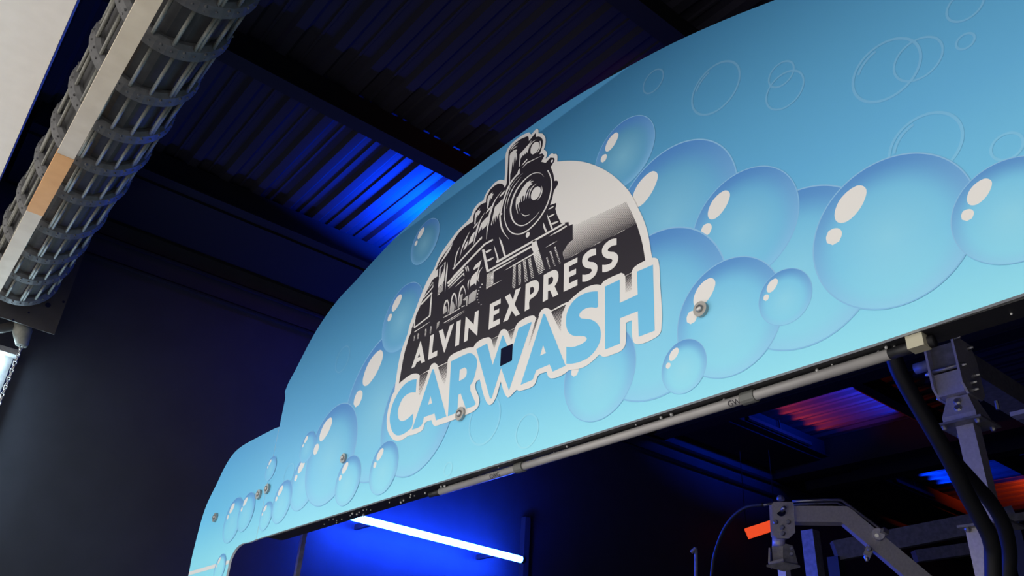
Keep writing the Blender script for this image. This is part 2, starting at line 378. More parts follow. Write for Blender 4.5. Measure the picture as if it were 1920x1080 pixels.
dark = [(749,720),(760,660),(763,650),(767.5,633),(773,616.7),(776.7,606.7),(780,599),(780.8,593),(787.5,577.5),(790.5,569),(795.8,557.5),(800.8,546.7),(806.7,535.8),(813,524),(821.5,518.5),(822.3,504),(817.5,509.5),(825,490),(835,475),(846.7,459),(855,446),(863,435),(875,424),(888,416),(888.7,406.7),(890.4,400),(895,392.5),(902.5,384),(912,380),(913,371),(916.7,363),(920,356.7),(928,349),(935,345),(942.5,345),(946,349),(946.7,352.5),(950,347.5),(951.7,335),(953.2,310),(954.3,290),(954.6,286.7),(956.7,281),(966.7,269),(978,261),(990,256),(991.7,257.5),(992.5,265),(1005.2,249.6),(1006,257.5),(1010.8,256.7),(1015.8,258.7),(1018.7,264),(1018.7,270),(1015.8,281.7),(1012.5,290),(1018,288),(1021.7,293),(1015.8,303.7),(1024,306),(1033,296),(1040,296.7),(1040.8,300.8),(1038,306.7),(1033.5,313.7),(1038,325),(1040.8,340),(1044,339),(1047.5,341),(1047,346),(1040,358),(1036.7,372.5),(1032.5,385),(1043.7,381),(1044,385),(1042.5,392.5),(1053,419.6),(1067,416.7),(1068,423.7),(1075,420.8),(1075,450),(1066,458),(1060.8,466.7),(1056.7,474),(1060,488),(1195,421),(1205,455),(1211,489),(1186,511),(1173,518),(1130,552),(1062,568),(1034,583),(1012,593),(1006,597),(967,615),(953,622),(935,630),(922,637),(880,660),(840,679),(822,687.5),(805,694),(788,704)]
part(Flat(LAY+1).px(dark, sm=True), 'train_silhouette', m_black)
def bars(fl, pxpoly, n, t0, t1, sm=False):                # horizontal print lines clipped to a polygon, thickness t0 -> t1 of the pitch
    fl.lift()
    P = [sp2(*p) for p in (smooth2(pxpoly) if sm else pxpoly)]; zs = [b for a, b in P]; zt, zb_ = max(zs), min(zs)
    step_ = (zt-zb_)/n
    for k in range(n):
        zc = zt-step_*(k+.5); th = step_*(t0+(t1-t0)*k/max(1, n-1))
        X = []
        for i in range(len(P)):
            (a, b), (c, d) = P[i-1], P[i]
            if (b > zc) != (d > zc): X.append(a+(c-a)*(zc-b)/(d-b))
        X.sort()
        for x0, x1 in zip(X[::2], X[1::2]):
            if x1-x0 > .0008: fl.poly([(x0, zc-th/2), (x1, zc-th/2), (x1, zc+th/2), (x0, zc+th/2)])
    return fl
fs = Flat(LAY+1)
bars(fs, [(1175,379),(1185,398),(1195,421),(1060,488),(1056.7,474),(1060.8,466.7),(1066,458),(1075,450),(1075.5,424)], 31, .10, .92)
part(fs, 'shading_lines', m_black)['kind'] = 'stuff'
# carwash lettering outline
cw = [(740.6,735),(739.4,736),(732.5,753.7),(727.5,775),(726,790),(727.5,806),(732.5,817.5),(740,825.6),(748.7,827),(758.7,823),(767.5,817),(773.7,816),(787.5,810.6),(793.7,806),(798.7,792.5),(810,788),(813.7,797.5),(817.5,799.6),(845,790),(873.7,778.5),(892.5,769),(898.7,760),(899.6,747.5),(892,723.7),(899.4,706.9),(913,753.7),(917.5,759.4),(921,759.4),(927.5,753),(940,716),(948.2,740),(952.5,745.6),(956,745),(962.5,738.7),(970,731),(975,734),(1000,725),(1005,718.7),(1011,703.7),(1026,697.5),(1030,707.5),(1035,710),(1060,701),(1067.5,695),(1083,693),(1098.7,687.5),(1114,676),(1125.5,664.5),(1129,668),(1134,669.6),(1150,665),(1165,658.7),(1172.5,650),(1174.7,640),(1174.7,606),(1186,601),(1187.5,637.5),(1191,644),(1197.5,646),(1231,633),(1238.7,626),(1241.5,616),(1238.7,530),(1236,491),(1233.7,486),(1228.7,484),(1221,484.6),(1211,489),(1195,498),(1188.7,503.7),(1185.6,511),(1185.6,545),(1173.9,551),(1173,520),(1171.5,515),(1166,512),(1140,523.7),(1132.5,528.7),(1128,535),(1120,534),(1110,535.6),(1095,542.5),(1078.7,555),(1065,569),(1056,587.5),(1053.7,600),(1052.5,622),(1037,590),(1032,580.5),(1024,577.5),(1016.5,582),(1011,593),(992.5,648),(1006,603),(1006,597),(1003,592.5),(998.7,592),(976,602.5),(970,608.7),(966,617.5),(959,641),(953.5,623),(950,618.7),(945,617.7),(940,621),(935,632.5),(927.5,656),(922.5,637.5),(920,633.7),(916,632.7),(893.7,643.7),(889,651.5),(880,652),(866,657),(847.5,666),(842,672.5),(840,682),(836,722.5),(831,718),(822.5,688.7),(820,683),(816,681),(812.5,682),(808.7,686),(805,696),(788,741),(786,741),(788.7,710),(788,703.7),(783.7,701),(776,701),(767.5,705),(757.5,712.5),(749,720)]
part(Flat(LAY+2).px(cw), 'lettering_outline', m_white)
fb = Flat(LAY+3)
for q, n in (([(788.5,704),(804.5,696),(797,720),(787.5,744),(786,730)], 17),([(822.5,689),(840,680.5),(839,700),(835.5,722),(831,715)], 17),([(922.8,637),(935,631),(928,656)], 10),([(953.6,622.5),(966.5,616),(960,641)], 10),
             ([(1006.3,597),(1012,593),(994,648),(992,648)], 24),([(1034.5,585),(1062,572),(1055,590),(1053.5,601),(1053,622),(1050,618)], 19),([(1173.7,518.5),(1185.3,512.5),(1185.5,543),(1174,549.5)], 14)):
    bars(fb, q, n, .95, .12)
part(fb, 'shading_lines', m_black)['kind'] = 'stuff'
def letter(lay, pts, m, name='letter', holes=(), sm=True): return part(Flat(lay).px(pts, holes, sm), name, m)
A_, B_ = LAY+8, m_letter
letter(A_, D3([(500,410),(485,612),(430,610),(370,630),(300,690),(250,780),(220,880),(218,950),(240,1020),(275,1038),(340,1020),(400,970),(445,928),(440,1070),(420,1135),(350,1200),(270,1245),(200,1252),(140,1200),(105,1100),(95,1000),(105,910),(130,810),(180,690),(250,570),(330,480),(420,425)]), B_)
letter(A_, D3([(735,262),(755,262),(945,970),(790,1028),(768,925),(610,980),(565,1110),(430,1170)]), B_, holes=[D3([(708,665),(732,770),(668,798)])])
letter(A_, D3([(1015,145),(1230,40),(1300,20),(1360,50),(1400,110),(1405,190),(1380,320),(1345,440),(1300,520),(1385,775),(1370,800),(1240,855),(1160,625),(1125,645),(1110,910),(968,968),(990,600)]), B_, holes=[D3([(1145,270),(1220,235),(1250,260),(1250,330),(1220,390),(1135,440)])])
letter(A_, D5([(115,520),(278,435),(360,760),(505,318),(520,318),(630,600),(750,205),(940,112),(945,125),(605,1145),(487,805),(345,1262),(320,1262)]), B_, sm=False)
letter(A_, D5([(1120,-5),(1145,-5),(1455,770),(1262,858),(1215,750),(1015,835),(960,980),(780,1058)]), B_, holes=[D5([(1118,460),(1160,580),(1072,618)])], sm=False)
letter(A_, D7([(655,135),(660,365),(640,380),(560,375),(470,395),(390,460),(378,500),(400,535),(470,548),(560,560),(640,610),(690,690),(703,780),(690,880),(640,990),(540,1110),(420,1180),(280,1218),(185,1220),(185,968),(280,970),(400,930),(480,875),(495,845),(470,815),(400,805),(290,800),(220,750),(185,660),(180,560),(200,440),(260,320),(360,220),(480,160),(580,138)]), B_)
letter(A_, [(1135.6,538),(1163.2,525),(1163.2,568.7),(1197,553),(1195.6,510),(1225.6,497),(1229,620.6),(1199,632),(1197.3,584),(1163.5,597.5),(1163.5,645),(1136,656)], B_, sm=False)
W_ = m_white
letter(A_, D1([(235,640),(242,640),(305,945),(250,972),(240,930),(180,960),(155,1022),(100,1050)]), W_, holes=[D1([(218,820),(232,875),(195,890)])], sm=False)
letter(A_, D1([(385,560),(438,535),(410,820),(490,780),(485,860),(350,922)]), W_, sm=False)
letter(A_, D1([(512,490),(572,460),(610,620),(675,410),(738,375),(600,808),(588,808)]), W_, sm=False)
letter(A_, D1([(780,350),(842,320),(815,695),(755,722)]), W_, sm=False)
letter(A_, D1([(915,270),(1035,390),(1055,205),(1112,178),(1088,562),(960,440),(942,630),(888,658)]), W_, sm=False)
letter(A_, D1([(1280,88),(1440,5),(1440,75),(1340,122),(1337,190),(1420,150),(1415,215),(1335,255),(1328,350),(1430,300),(1425,380),(1258,470)]), W_, sm=False)
letter(A_, [(948,557.5),(957.5,551),(963,563),(968,544),(978,539.4),(966,571),(976,589.5),(968,593.5),(961,583),(953.7,600.6),(944.7,604.6),(956,574)], W_, sm=False)
letter(A_, [(986.9,533.7),(1002.5,526),(1007.5,526),(1011,530),(1012,539),(1010,547.5),(1003.7,556),(994.4,563.7),(993.7,579.4),(985,584.4)], W_, holes=[D2([(282,800),(320,785),(340,810),(335,860),(310,890),(278,905)])])
letter(A_, D2([(485,610),(610,545),(660,535),(695,560),(708,620),(695,700),(650,780),(705,900),(625,942),(580,840),(550,855),(548,975),(472,1018)]), W_, holes=[D2([(555,660),(605,635),(628,650),(625,700),(600,740),(553,760)])])
letter(A_, D2([(790,445),(992,345),(990,420),(865,485),(865,565),(972,515),(970,595),(865,645),(865,738),(992,672),(992,765),(785,862)]), W_, sm=False)
letter(A_, D2([(1272,212),(1272,310),(1200,330),(1150,370),(1145,395),(1170,410),(1240,420),(1285,460),(1292,520),(1260,610),(1180,680),(1110,710),(1065,712),(1065,605),(1120,605),(1190,575),(1210,540),(1195,515),(1130,505),(1080,470),(1063,410),(1075,340),(1130,270),(1200,225)]), W_)
letter(A_, D2([(1580,60),(1580,158),(1500,180),(1450,225),(1447,245),(1470,258),(1550,270),(1595,310),(1603,370),(1570,460),(1490,535),(1410,566),(1365,567),(1365,460),(1425,458),(1500,425),(1517,390),(1500,370),(1430,360),(1380,325),(1360,270),(1370,200),(1420,130),(1500,75)]), W_)
# ---- white line work of the locomotive
ft = Flat(LAY+3)
def stroke(cf, pts, wd, ta=0, tb=0, sm=True):             # tapering line: wd in crop pixels, ta/tb = 1 pointed end
    ft.lift()
    P = cf(pts); k = (cf([(0, 0), (1, 0)])[1][0]-cf([(0, 0)])[0][0]); wd *= k
    if sm and len(P) > 2: P = smooth2(P, False, 5, 75)
    else: P = [tuple(Vector(P[0]).lerp(Vector(P[1]), i/6)) for i in range(7)] if len(P) == 2 else P
    n = len(P); Lf, Rt = [], []
    for i in range(n):
        d = (Vector(P[min(i+1, n-1)])-Vector(P[max(i-1, 0)])); d = d.normalized() if d.length > 0 else Vector((1, 0)); nn = Vector((-d.y, d.x))
        t = i/(n-1); hw = wd/2
        if ta: hw *= min(1, .08+t/.45)
        if tb: hw *= min(1, .08+(1-t)/.45)
        Lf.append(tuple(Vector(P[i])+nn*hw)); Rt.append(tuple(Vector(P[i])-nn*hw))
    for i in range(n-1): ft.poly([sp2(*q) for q in (Lf[i], Lf[i+1], Rt[i+1], Rt[i])])
def blob(cf, pts, sm=False): ft.lift(); ft.px(cf(pts), sm=sm)
def ell(cf, x, y, a, b, th): 
    t = math.radians(th); blob(cf, [(x+a*math.cos(u)*math.cos(t)-b*math.sin(u)*math.sin(t), y+a*math.cos(u)*math.sin(t)+b*math.sin(u)*math.cos(t)) for u in (2*math.pi*k/28 for k in range(28))])
blob(C1, [(455,640),(520,575),(590,545),(610,570),(580,600),(600,640),(605,760),(590,800),(575,700),(560,870),(545,720),(520,960),(500,820),(480,1040),(455,1100),(437,1500),(425,1240),(440,700)])
stroke(C1, [(445,595),(520,480),(645,380)], 20, 1, 1); stroke(C1, [(490,560),(550,510),(620,470)], 14, 1, 1)
blob(C1, [(665,660),(870,430),(935,335),(900,420),(860,560),(840,640),(825,600),(800,660),(780,640),(760,690),(735,680),(700,740),(685,760),(665,930),(648,940),(660,760)])
stroke(C1, [(885,520),(920,420),(1035,325)], 20, 1, 1); stroke(C1, [(1125,360),(1135,440),(1100,560),(1040,645)], 24, 0, 1)
blob(C1, [(1085,385),(1110,440),(1090,530),(1030,620),(960,665),(915,640),(910,560),(950,450),(1020,385)], True)
stroke(C1, [(710,915),(835,770)], 22, 1, 0); stroke(C1, [(725,965),(830,850),(1165,690)], 24, 1, 1, False)
blob(C1, [(1365,835),(1378,790),(1408,770),(1416,800),(1395,845)], True)
stroke(C2, [(1297,120),(1360,260),(1385,430),(1360,640),(1290,880),(1150,1140),(980,1350),(800,1500),(650,1556),(500,1530),(400,1430),(340,1280),(315,1090),(345,850),(420,600),(560,350),(740,180)], 28, 0, 1)
blob(C2, [(670,80),(665,200),(620,230),(560,290),(450,450),(380,620),(300,850),(250,1085),(225,1080),(280,800),(380,520),(480,340),(610,190),(635,110)])
stroke(C2, [(370,980),(420,750),(530,500),(705,270)], 20, 1, 1)
stroke(C2, [(1212,262),(1140,190),(1040,175),(940,205),(800,310),(650,480),(540,680),(475,900),(462,1020),(500,1210),(580,1320),(690,1365),(820,1330),(960,1220),(1050,1130),(1110,1040)], 36, 1, 1)
blob(C2, [(940,320),(890,370),(985,355),(910,405),(960,420),(880,480),(830,560),(800,660),(770,790),(750,810),(760,690),(730,700),(715,830),(700,830),(700,720),(670,850),(650,830),(610,900),(590,860),(620,720),(655,650),(720,530),(820,400)])
stroke(C2, [(610,720),(590,880),(600,990),(630,1105)], 28, 0, 1); stroke(C2, [(645,830),(640,930),(675,1050)], 18, 0, 1)
stroke(C2, [(810,780),(830,660),(905,500)], 22, 1, 1); stroke(C2, [(875,755),(885,640),(950,500),(1045,415)], 24, 1, 1)
blob(C2, [(1075,480),(1130,510),(1140,580),(1110,670),(1050,760),(980,795),(930,760),(920,680),(950,590),(1010,510)], True)
stroke(C2, [(1155,465),(1170,560),(1130,700),(1060,800)], 26, 1, 1); stroke(C3, [(695,245),(780,300),(890,275)], 24, 1, 1)
stroke(C3, [(1310,160),(1445,85)], 32, 1, 1); stroke(C3, [(1280,265),(1395,595)], 40, 1, 0); stroke(C3, [(1330,325),(1460,258)], 34, 0, 1); stroke(C3, [(1385,490),(1545,428)], 40, 0, 1)
stroke(C3, [(1200,455),(1225,570),(1265,660)], 44, 1, 0); ell(C3, 847, 728, 68, 38, -68)
stroke(C3, [(220,290),(235,450),(290,650),(425,832)], 36, 0, 1); stroke(C3, [(270,245),(212,300)], 28); stroke(C3, [(235,260),(262,60)], 28)
stroke(C6, [(150,502),(1000,15)], 44); stroke(C6, [(960,40),(1680,-370)], 42); stroke(C3, [(1328,766),(1530,652),(1725,528)], 34, 1, 0, False)
stroke(C3, [(1250,1015),(1510,868)], 16, 1, 1); stroke(C3, [(205,785),(250,910),(335,1210)], 42, 1, 0); stroke(C3, [(85,960),(180,1280)], 32, 1, 0); stroke(C6, [(180,430),(145,520)], 30)
stroke(C6, [(-42,700),(930,152)], 42); stroke(C6, [(-45,778),(610,408)], 30, 0, 1); stroke(C6, [(330,690),(980,318)], 28, 1, 0); blob(C6, [(925,170),(960,20),(1040,10),(1100,235),(985,300)])
bars(ft, C6([(965,290),(1100,235),(1235,690),(1100,795),(980,380)]), 15, .95, .35)
for q, n in (([(520,590),(580,560),(570,1080),(495,1090)], 15), ([(630,570),(695,530),(695,980),(640,1030)], 14), ([(740,490),(800,450),(850,930),(785,950)], 14), ([(850,440),(910,400),(990,830),(930,885)], 13)):
    bars(ft, C6(q), n, .62, .35)
for q, n in (([(1435,170),(1472,155),(1595,530),(1565,545)], 12), ([(1335,265),(1372,245),(1478,590),(1448,605)], 12), ([(1260,405),(1290,385),(1362,650),(1338,660)], 9), ([(15,770),(88,740),(75,1000),(28,1020)], 9)):
    bars(ft, C6(q), n, .6, .3)
stroke(C6, [(-60,1085),(265,905)], 14, 0, 1)
blob(C4, [(1400,100),(1500,0),(1480,50),(1520,45),(1490,110),(1480,160),(1455,140),(1440,230),(1425,170),(1410,300),(1385,390),(1370,380),(1380,180)])
blob(C4, [(1110,480),(1215,375),(1190,430),(1230,430),(1200,500),(1180,530),(1160,520),(1145,590),(1130,560),(1110,720),(1085,735),(1095,560)])
stroke(C4, [(1690,0),(1560,180),(1490,330),(1430,520),(1400,700),(1370,900),(1355,1070)], 44, 1, 1); stroke(C4, [(1645,130),(1790,-40)], 38, 1, 1); stroke(C4, [(1340,490),(1475,320)], 36, 1, 1)
blob(C4, [(1720,160),(1690,330),(1650,480),(1620,540),(1610,630),(1590,530),(1560,690),(1555,540),(1515,740),(1520,580),(1470,765),(1460,740),(1500,560),(1550,340),(1640,250)])
blob(C4, [(1440,510),(1400,650),(1350,770),(1260,860),(1255,790),(1180,940),(1175,900),(1240,710),(1330,610)])
stroke(C4, [(1320,465),(1230,620),(1170,780),(1130,920),(1090,1080),(1072,1190)], 40, 1, 1); stroke(C4, [(1060,830),(1175,680)], 30, 1, 1)
stroke(C5, [(985,45),(900,220),(830,380),(755,640)], 30, 1, 1)
blob(C5, [(1105,55),(1090,110),(1060,260),(950,365),(960,300),(1000,180),(1050,100)]); blob(C5, [(950,240),(920,380),(850,480),(840,470),(880,340)])
stroke(C5, [(600,905),(1240,200)], 30); blob(C5, [(1200,215),(1260,165),(1258,215),(1230,250)]); stroke(C5, [(610,1075),(1320,340),(1505,238)], 38, 0, 0, False)
stroke(C5, [(765,380),(690,560),(635,840)], 24, 1, 0); stroke(C5, [(1285,460),(1390,965)], 58, 0, 0); stroke(C5, [(1345,525),(1475,458)], 44, 0, 1); stroke(C5, [(1380,715),(1530,638)], 42, 0, 1)
stroke(C5, [(1590,750),(1930,555)], 36)
blob(C5, [(1250,690),(1220,790),(1180,930),(1140,1080),(1020,1080),(1085,1005),(1160,930),(1180,850),(1070,925),(1065,890),(1110,810)])
blob(C7, [(1650,100),(1610,370),(1600,430),(1580,380),(1480,440),(1465,480),(1470,330),(1510,220)])
stroke(C5, [(1280,848),(1200,960),(1172,1080),(1165,1140),(1195,1195)], 32, 1, 1); stroke(C7, [(1455,280),(1425,400),(1428,530)], 26, 1, 1)
stroke(C5, [(890,855),(912,955)], 30, 0, 1); stroke(C5, [(930,828),(962,955)], 30, 0, 1)
stroke(C7, [(960,388),(1330,0)], 42); stroke(C7, [(975,450),(1322,78)], 36); stroke(C7, [(972,515),(1320,160)], 22, 1, 0); blob(C7, [(1300,165),(1330,140),(1345,228),(1318,200)]); stroke(C7, [(1130,466),(1345,268)], 16, 1, 1)
stroke(C7, [(958,-100),(955,0),(930,250),(905,580)], 30, 1, 1); stroke(C5, [(605,305),(500,490),(280,825)], 44, 1, 1)
stroke(C5, [(300,1080),(315,880),(430,740),(400,1080)], 26, 0, 0, False)
blob(C7, [(780,200),(775,60),(805,40),(800,280),(860,90),(862,200),(875,350),(760,470),(748,460)]); stroke(C7, [(888,60),(872,330)], 26, 0, 0)
bars(ft, C7([(755,470),(875,365),(850,560),(735,660)]), 7, .6, .5)
stroke(C7, [(420,715),(632,462),(638,355),(525,520)], 22, 0, 1, False); stroke(C7, [(365,855),(615,590)], 32); stroke(C7, [(608,560),(565,1110)], 32, 1, 0); stroke(C8, [(810,360),(800,392),(450,662)], 26, 0, 0, False); stroke(C8, [(450,655),(470,480)], 22, 0, 1)
stroke(C8, [(455,757),(815,520)], 16, 0, 1); stroke(C8, [(395,690),(345,850)], 18, 1, 1)
for q, n in (([(815,630),(852,630),(830,790),(797,790)], 6), ([(700,690),(735,690),(720,850),(688,850)], 6), ([(528,790),(567,790),(545,910),(517,910)], 5), ([(448,840),(472,840),(460,950),(438,950)], 4), ([(965,545),(1025,510),(1005,620),(950,700)], 7)):
    bars(ft, C8(q), n, .55, .3)
stroke(C8, [(1120,552),(1590,265)], 15, 0, 1); stroke(C8, [(1170,560),(1600,290)], 9, 1, 1)
fw_ = ft
for arch in ([(865,1075),(880,950),(920,800),(955,755),(985,850),(970,1075)], [(1010,1040),(1040,850),(1080,660),(1115,605),(1150,680),(1162,850),(1145,960)], [(1195,930),(1215,740),(1260,520),(1310,440),(1350,520),(1372,640)]):
    stroke(C7, arch, 34, 1, 1)
for q, n in (([(1050,800),(1085,780),(1130,900),(1100,1010),(1010,1050)], 9), ([(1255,640),(1305,620),(1280,850),(1200,940)], 12), ([(890,920),(930,890),(965,1000),(868,1075)], 7), ([(1450,630),(1625,515),(1590,760),(1430,850)], 10), ([(1310,740),(1430,650),(1405,880),(1380,900),(1378,750),(1310,775)], 9), ([(1845,180),(1990,105),(1990,380),(1830,520)], 14)):
    bars(ft, C7(q), n, .62, .5)
for i, (x, y) in enumerate([(1735,405),(1695,470),(1660,545),(1635,620),(1625,690),(1635,755),(1665,815),(1715,860)]): stroke(C7, [(x-8, y+6), (x+16, y-8)], 26-2*i)
for a, b in (((1040,1062),(1240,942)), ((1280,912),(1348,880)), ((870,1150),(1080,1040))): stroke(C7, [a, b], 16)
part(ft, 'train_line_work', m_white)['kind'] = 'stuff'
# ---- square opening and bolts
fl = Flat(LAY+12); fl.px([(940.6,654.4),(962.9,644.4),(961.5,676.5),(939.2,687.5)], sm=False); adopt(fl.build('square_opening', m_hole, None))
for i, (x, y, r) in enumerate([(1317,581.5,.0225),(866,777,.026),(646.5,860,.022),(487,927.5,.026),(503,917,.026),(405.5,970.5,.026)]):
    a, b = sp2(x, y); mb = MB(); ydp = D-.009
    mb.tube([(a, D, b), (a, ydp-.003, b)], [r, r], 20)
    o = mb.build('washer', m_washer); adopt(o)
    mh = MB(); mh.tube([(a, ydp-.002, b), (a, ydp-.007, b), (a, ydp-.0115, b)], [r*.52, r*.5, r*.3], 6 if i > 1 else 16)
    h = mh.build('bolt_head', m_bolt, None, smooth=i < 2); h.parent = o
# ---- dark beam that carries the sign, its tube light and the water drops
za = ZB
beam = empty('support_beam', (-1.6, 1.68, 2.4))
tag(beam, 'dark steel beam with water drops along the bottom of the sign', 'beam')
Minv = Matrix.Translation((1.6, -1.68, -2.4))
def addp(o, par, mi=None):
    o.parent = par
    o.matrix_parent_inverse = Matrix.Translation(-Vector(par.location)) if mi is None else mi
    return o
addp(MB().box((-3.95, D+TH, ZB-.004), (-.25, 1.69, ZB+.08)).build('channel', m_dark), beam)
mb = MB()
for k in range(60):
    x = random.uniform(-3.5, -.35); y = random.uniform(1.625, 1.68); r = random.uniform(.0025, .006)
    mb.tube([(x, y, ZB-.003), (x, y, ZB-.003-r*.8), (x, y, ZB-.003-r*1.7), (x, y, ZB-.003-r*2)], [r*.5, r, r*.7, r*.1], 7)
o = mb.build('water_drops', m_drop, None, True); o['kind'] = 'stuff'; addp(o, beam)
a, b = PZ(826, 922, ZB-.018), PZ(1668, 664, ZB-.018)
zt = ZB-.018
tl = empty('tube_light', a); tag(tl, 'long unlit frosted tube light clipped under the sign beam', 'tube light')
A_p, B_p = a, b; rT = .013
addp(MB().tube([A_p, B_p], rT, 14).build('tube', m_tube, None, True), tl)
dX = (B_p-A_p).normalized()
addp(MB().tube([A_p-dX*.07, A_p], [.010, .0125], 12).build('end_cap', m_dark, None, True), tl)
addp(MB().tube([B_p, B_p+dX*.1], [.0125, .014], 12).build('end_cap', m_dark, None, True), tl)
for x, y in ((998, 870), (1428, 738)):
    p = PY(x, y, 1.70); t = (p.x-A_p.x)/(B_p.x-A_p.x); q = A_p.lerp(B_p, t)
    addp(MB().tube([q-dX*.02, q+dX*.02], .0175, 14).box((q.x-.014, q.y-.008, q.z), (q.x+.014, q.y+.008, ZB+.0)).build('clip', m_clip), tl)
def text(body, loc, size, mt, par, rot):
    cu = bpy.data.curves.new('lettering', 'FONT'); cu.body = body; cu.size = size; cu.extrude = .0002; cu.align_x = 'CENTER'; cu.align_y = 'CENTER'
    tmp = bpy.data.objects.new('tmp', cu); C.objects.link(tmp); dg = bpy.context.evaluated_depsgraph_get(); dg.update()
    me = bpy.data.meshes.new_from_object(tmp.evaluated_get(dg)); bpy.data.objects.remove(tmp)
    me.materials.clear(); me.materials.append(mt); o = link(bpy.data.objects.new('lettering', me)); o.location = loc; o.rotation_euler = rot; return addp(o, par)
for x, y in ((955, 880), (1409, 742)):
    p = PY(x, y, 1.70); t = (p.x-A_p.x)/(B_p.x-A_p.x); q = A_p.lerp(B_p, t); text('GWG', q+Vector((0, -.0116, -.0083)), .022, m_black, tl, (math.radians(125), 0, 0))

# ================================================================== ROLLING GRILLE OVER THE DOORWAY
RY, RZ, RR = .268, CAMZ+2.3, .208
door = empty('rolling_grille', (-3.0, RY, RZ)); tag(door, 'rolled-up grey metal grille drum with riveted rings and rods over doorway', 'rolling door')
ringx = [-1.55, -1.77, -2.0, -2.259, -2.514, -2.847, -3.165, -3.466, -3.795, -4.23, -4.571, -4.90, -5.238]
ringx = [x*1.0 for x in (-1.30, -1.63, -1.95, -2.245, -2.52, -2.85, -3.165, -3.475, -3.80, -4.20, -4.55, -4.87, -5.22)]
ANG0 = math.radians(-165); NR = 16
def ring_mesh():
    mb = MB(); n = 32; wd = .062
    prof = [(0, RR-.034), (0, RR+.004), (.004, RR+.008), (wd*.8, RR-.002), (wd, RR-.02), (wd, RR-.034)]
    v = [(x, r*math.cos(2*math.pi*k/n), r*math.sin(2*math.pi*k/n)) for k in range(n) for x, r in prof]; m_ = len(prof)
    f = [(k*m_+i, k*m_+(i+1) % m_, ((k+1) % n)*m_+(i+1) % m_, ((k+1) % n)*m_+i) for k in range(n) for i in range(m_)]
    mb.add(v, f)
    for k in range(NR):
        for dx, da in ((.016, .10), (.040, .10), (.028, -.10)):
            t = 2*math.pi*(k+.5)/NR+da; d = Vector((0, math.cos(t), math.sin(t)))
            mb.tube([Vector((dx, 0, 0))+d*(RR-.004), Vector((dx, 0, 0))+d*(RR+.006)], [.007, .004], 6)
    return mb
o = ring_mesh().build('ring', m_ringm); rme = o.data
for p in rme.polygons: p.use_smooth = False
for i, x in enumerate(ringx):
    if i: o = bpy.data.objects.new('ring', rme); C.objects.link(o)
    o.parent = door; o.location = (x+3.0, 0, 0); o.rotation_euler = (i*.11, 0, 0)
rodme = {}
for i in range(len(ringx)-1):
    x1, x0 = ringx[i], ringx[i+1]+.05; L = x1-x0
    mb = MB(); mb.tube([(0, 0, 0), (1, 0, 0)], .0075, 7)
    if not rodme: o = mb.build('rod', m_rod, None, True); rodme = o.data; first = True
    for k in range(NR):
        t = 2*math.pi*(k+.5)/NR+i*.11
        if not -4.4 < t % (2*math.pi)-2*math.pi < -.2: pass
        for dt in ((0, .07) if k % 3 == 0 else (0,)):
            if first: first = False; q = o
            else: q = bpy.data.objects.new('rod', rodme); C.objects.link(q)
            q.parent = door; q.location = (x0+3.0, (RR-.012)*math.cos(t+dt), (RR-.012)*math.sin(t+dt)); q.scale = (L, 1, 1)
    # drum panels inside
    n = 16; v = []; f = []; rb = RR*.86
    for k in range(n):
        t = 2*math.pi*k/n+i*.11; r_ = rb*(1.0 if k % 2 else .97); v += [(x0+.012, r_*math.cos(t), r_*math.sin(t)), (x1-.006, r_*math.cos(t), r_*math.sin(t))]
    f = [(2*k, 2*k+1, (2*k+3) % (2*n), (2*k+2) % (2*n)) for k in range(n)]+[tuple(range(0, 2*n, 2)), tuple(range(2*n-1, 0, -2))]
    o2 = obj('drum_panel', v, f, [m_drum, m_rust]); o2.parent = door; o2.location = (3.0, 0, 0)
    for k, p in enumerate(o2.data.polygons): p.material_index = 1 if (k % 4 == 1 and k < n) else 0
o = MB().tube([(-5.3+3, 0, 0), (-1.2+3, 0, 0)], .06, 16).build('axle', m_dark, door, True)
# end bracket plate with holes, chain guide
bx_ = -5.36
mb = MB().prism([(bx_, -.03, CAMZ+2.055), (bx_, .563, CAMZ+2.035), (bx_, .563, CAMZ+2.70), (bx_, -.03, CAMZ+2.70)], (-.012, 0, 0))
pl = addp(mb.build('end_bracket', m_plate), door)
for x, y, r in ((90, 572, .016), (119, 566, .008), (54, 586, .006), (25, 600, .006), (60, 571, .004)):
    p = PX(x, y, bx_+.001); h = MB().tube([p, p+Vector((.0012, 0, 0))], r, 14).build('hole', m_hole); h.parent = pl
addp(MB().box((XL+.002, .1, CAMZ+2.2), (bx_-.012, .5, CAMZ+2.24)).box((XL+.002, .1, CAMZ+2.6), (bx_-.012, .5, CAMZ+2.64)).build('wall_arm', m_plate), door)
p0, p1 = PX(42, 622, -5.45), PX(41, 647, -5.45)
g = MB().tube([p0+Vector((0, -.03, .05)), p0, p1, p1-Vector((0, 0, .006))], [.05, .055, .034, .03], 14).build('chain_guide', m_rod, None, True); addp(g, door)
addp(MB().tube(rot_curve([PX(-18, 612, -5.45), PX(0, 616, -5.45), PX(22, 612, -5.45), PX(42, 610, -5.45)]), .03, 10).build('guide_pipe', m_plate, None, True), door)
# bottom bar in front of the drum
ybar, zbar = .1535, CAMZ+2.0
bar = empty('door_bottom_bar', (-3.0, ybar, zbar)); tag(bar, 'cream painted bar with an orange length, hung under the grille drum', 'bar')
xo0, xo1 = PZ(98, 283, zbar).x, PZ(60, 398, zbar).x
hw = .0335
def seg(name, x0, x1, m, e=0): return addp(MB().box((x0, ybar-hw-e, zbar-e), (x1, ybar+hw+e, zbar+.025)).build(name, m), bar)
seg('bar_length', -1.2, xo0, m_cream); seg('orange_sleeve', xo0, xo1, m_orange, .0015); seg('bar_length', xo1, -5.74, m_cream); 
for x in (-1.6, -3.0, -4.6): addp(MB().box((x-.012, ybar-.008, zbar+.025), (x+.012, ybar+.008, zbar+.135)).build('hanger', m_plate), bar)
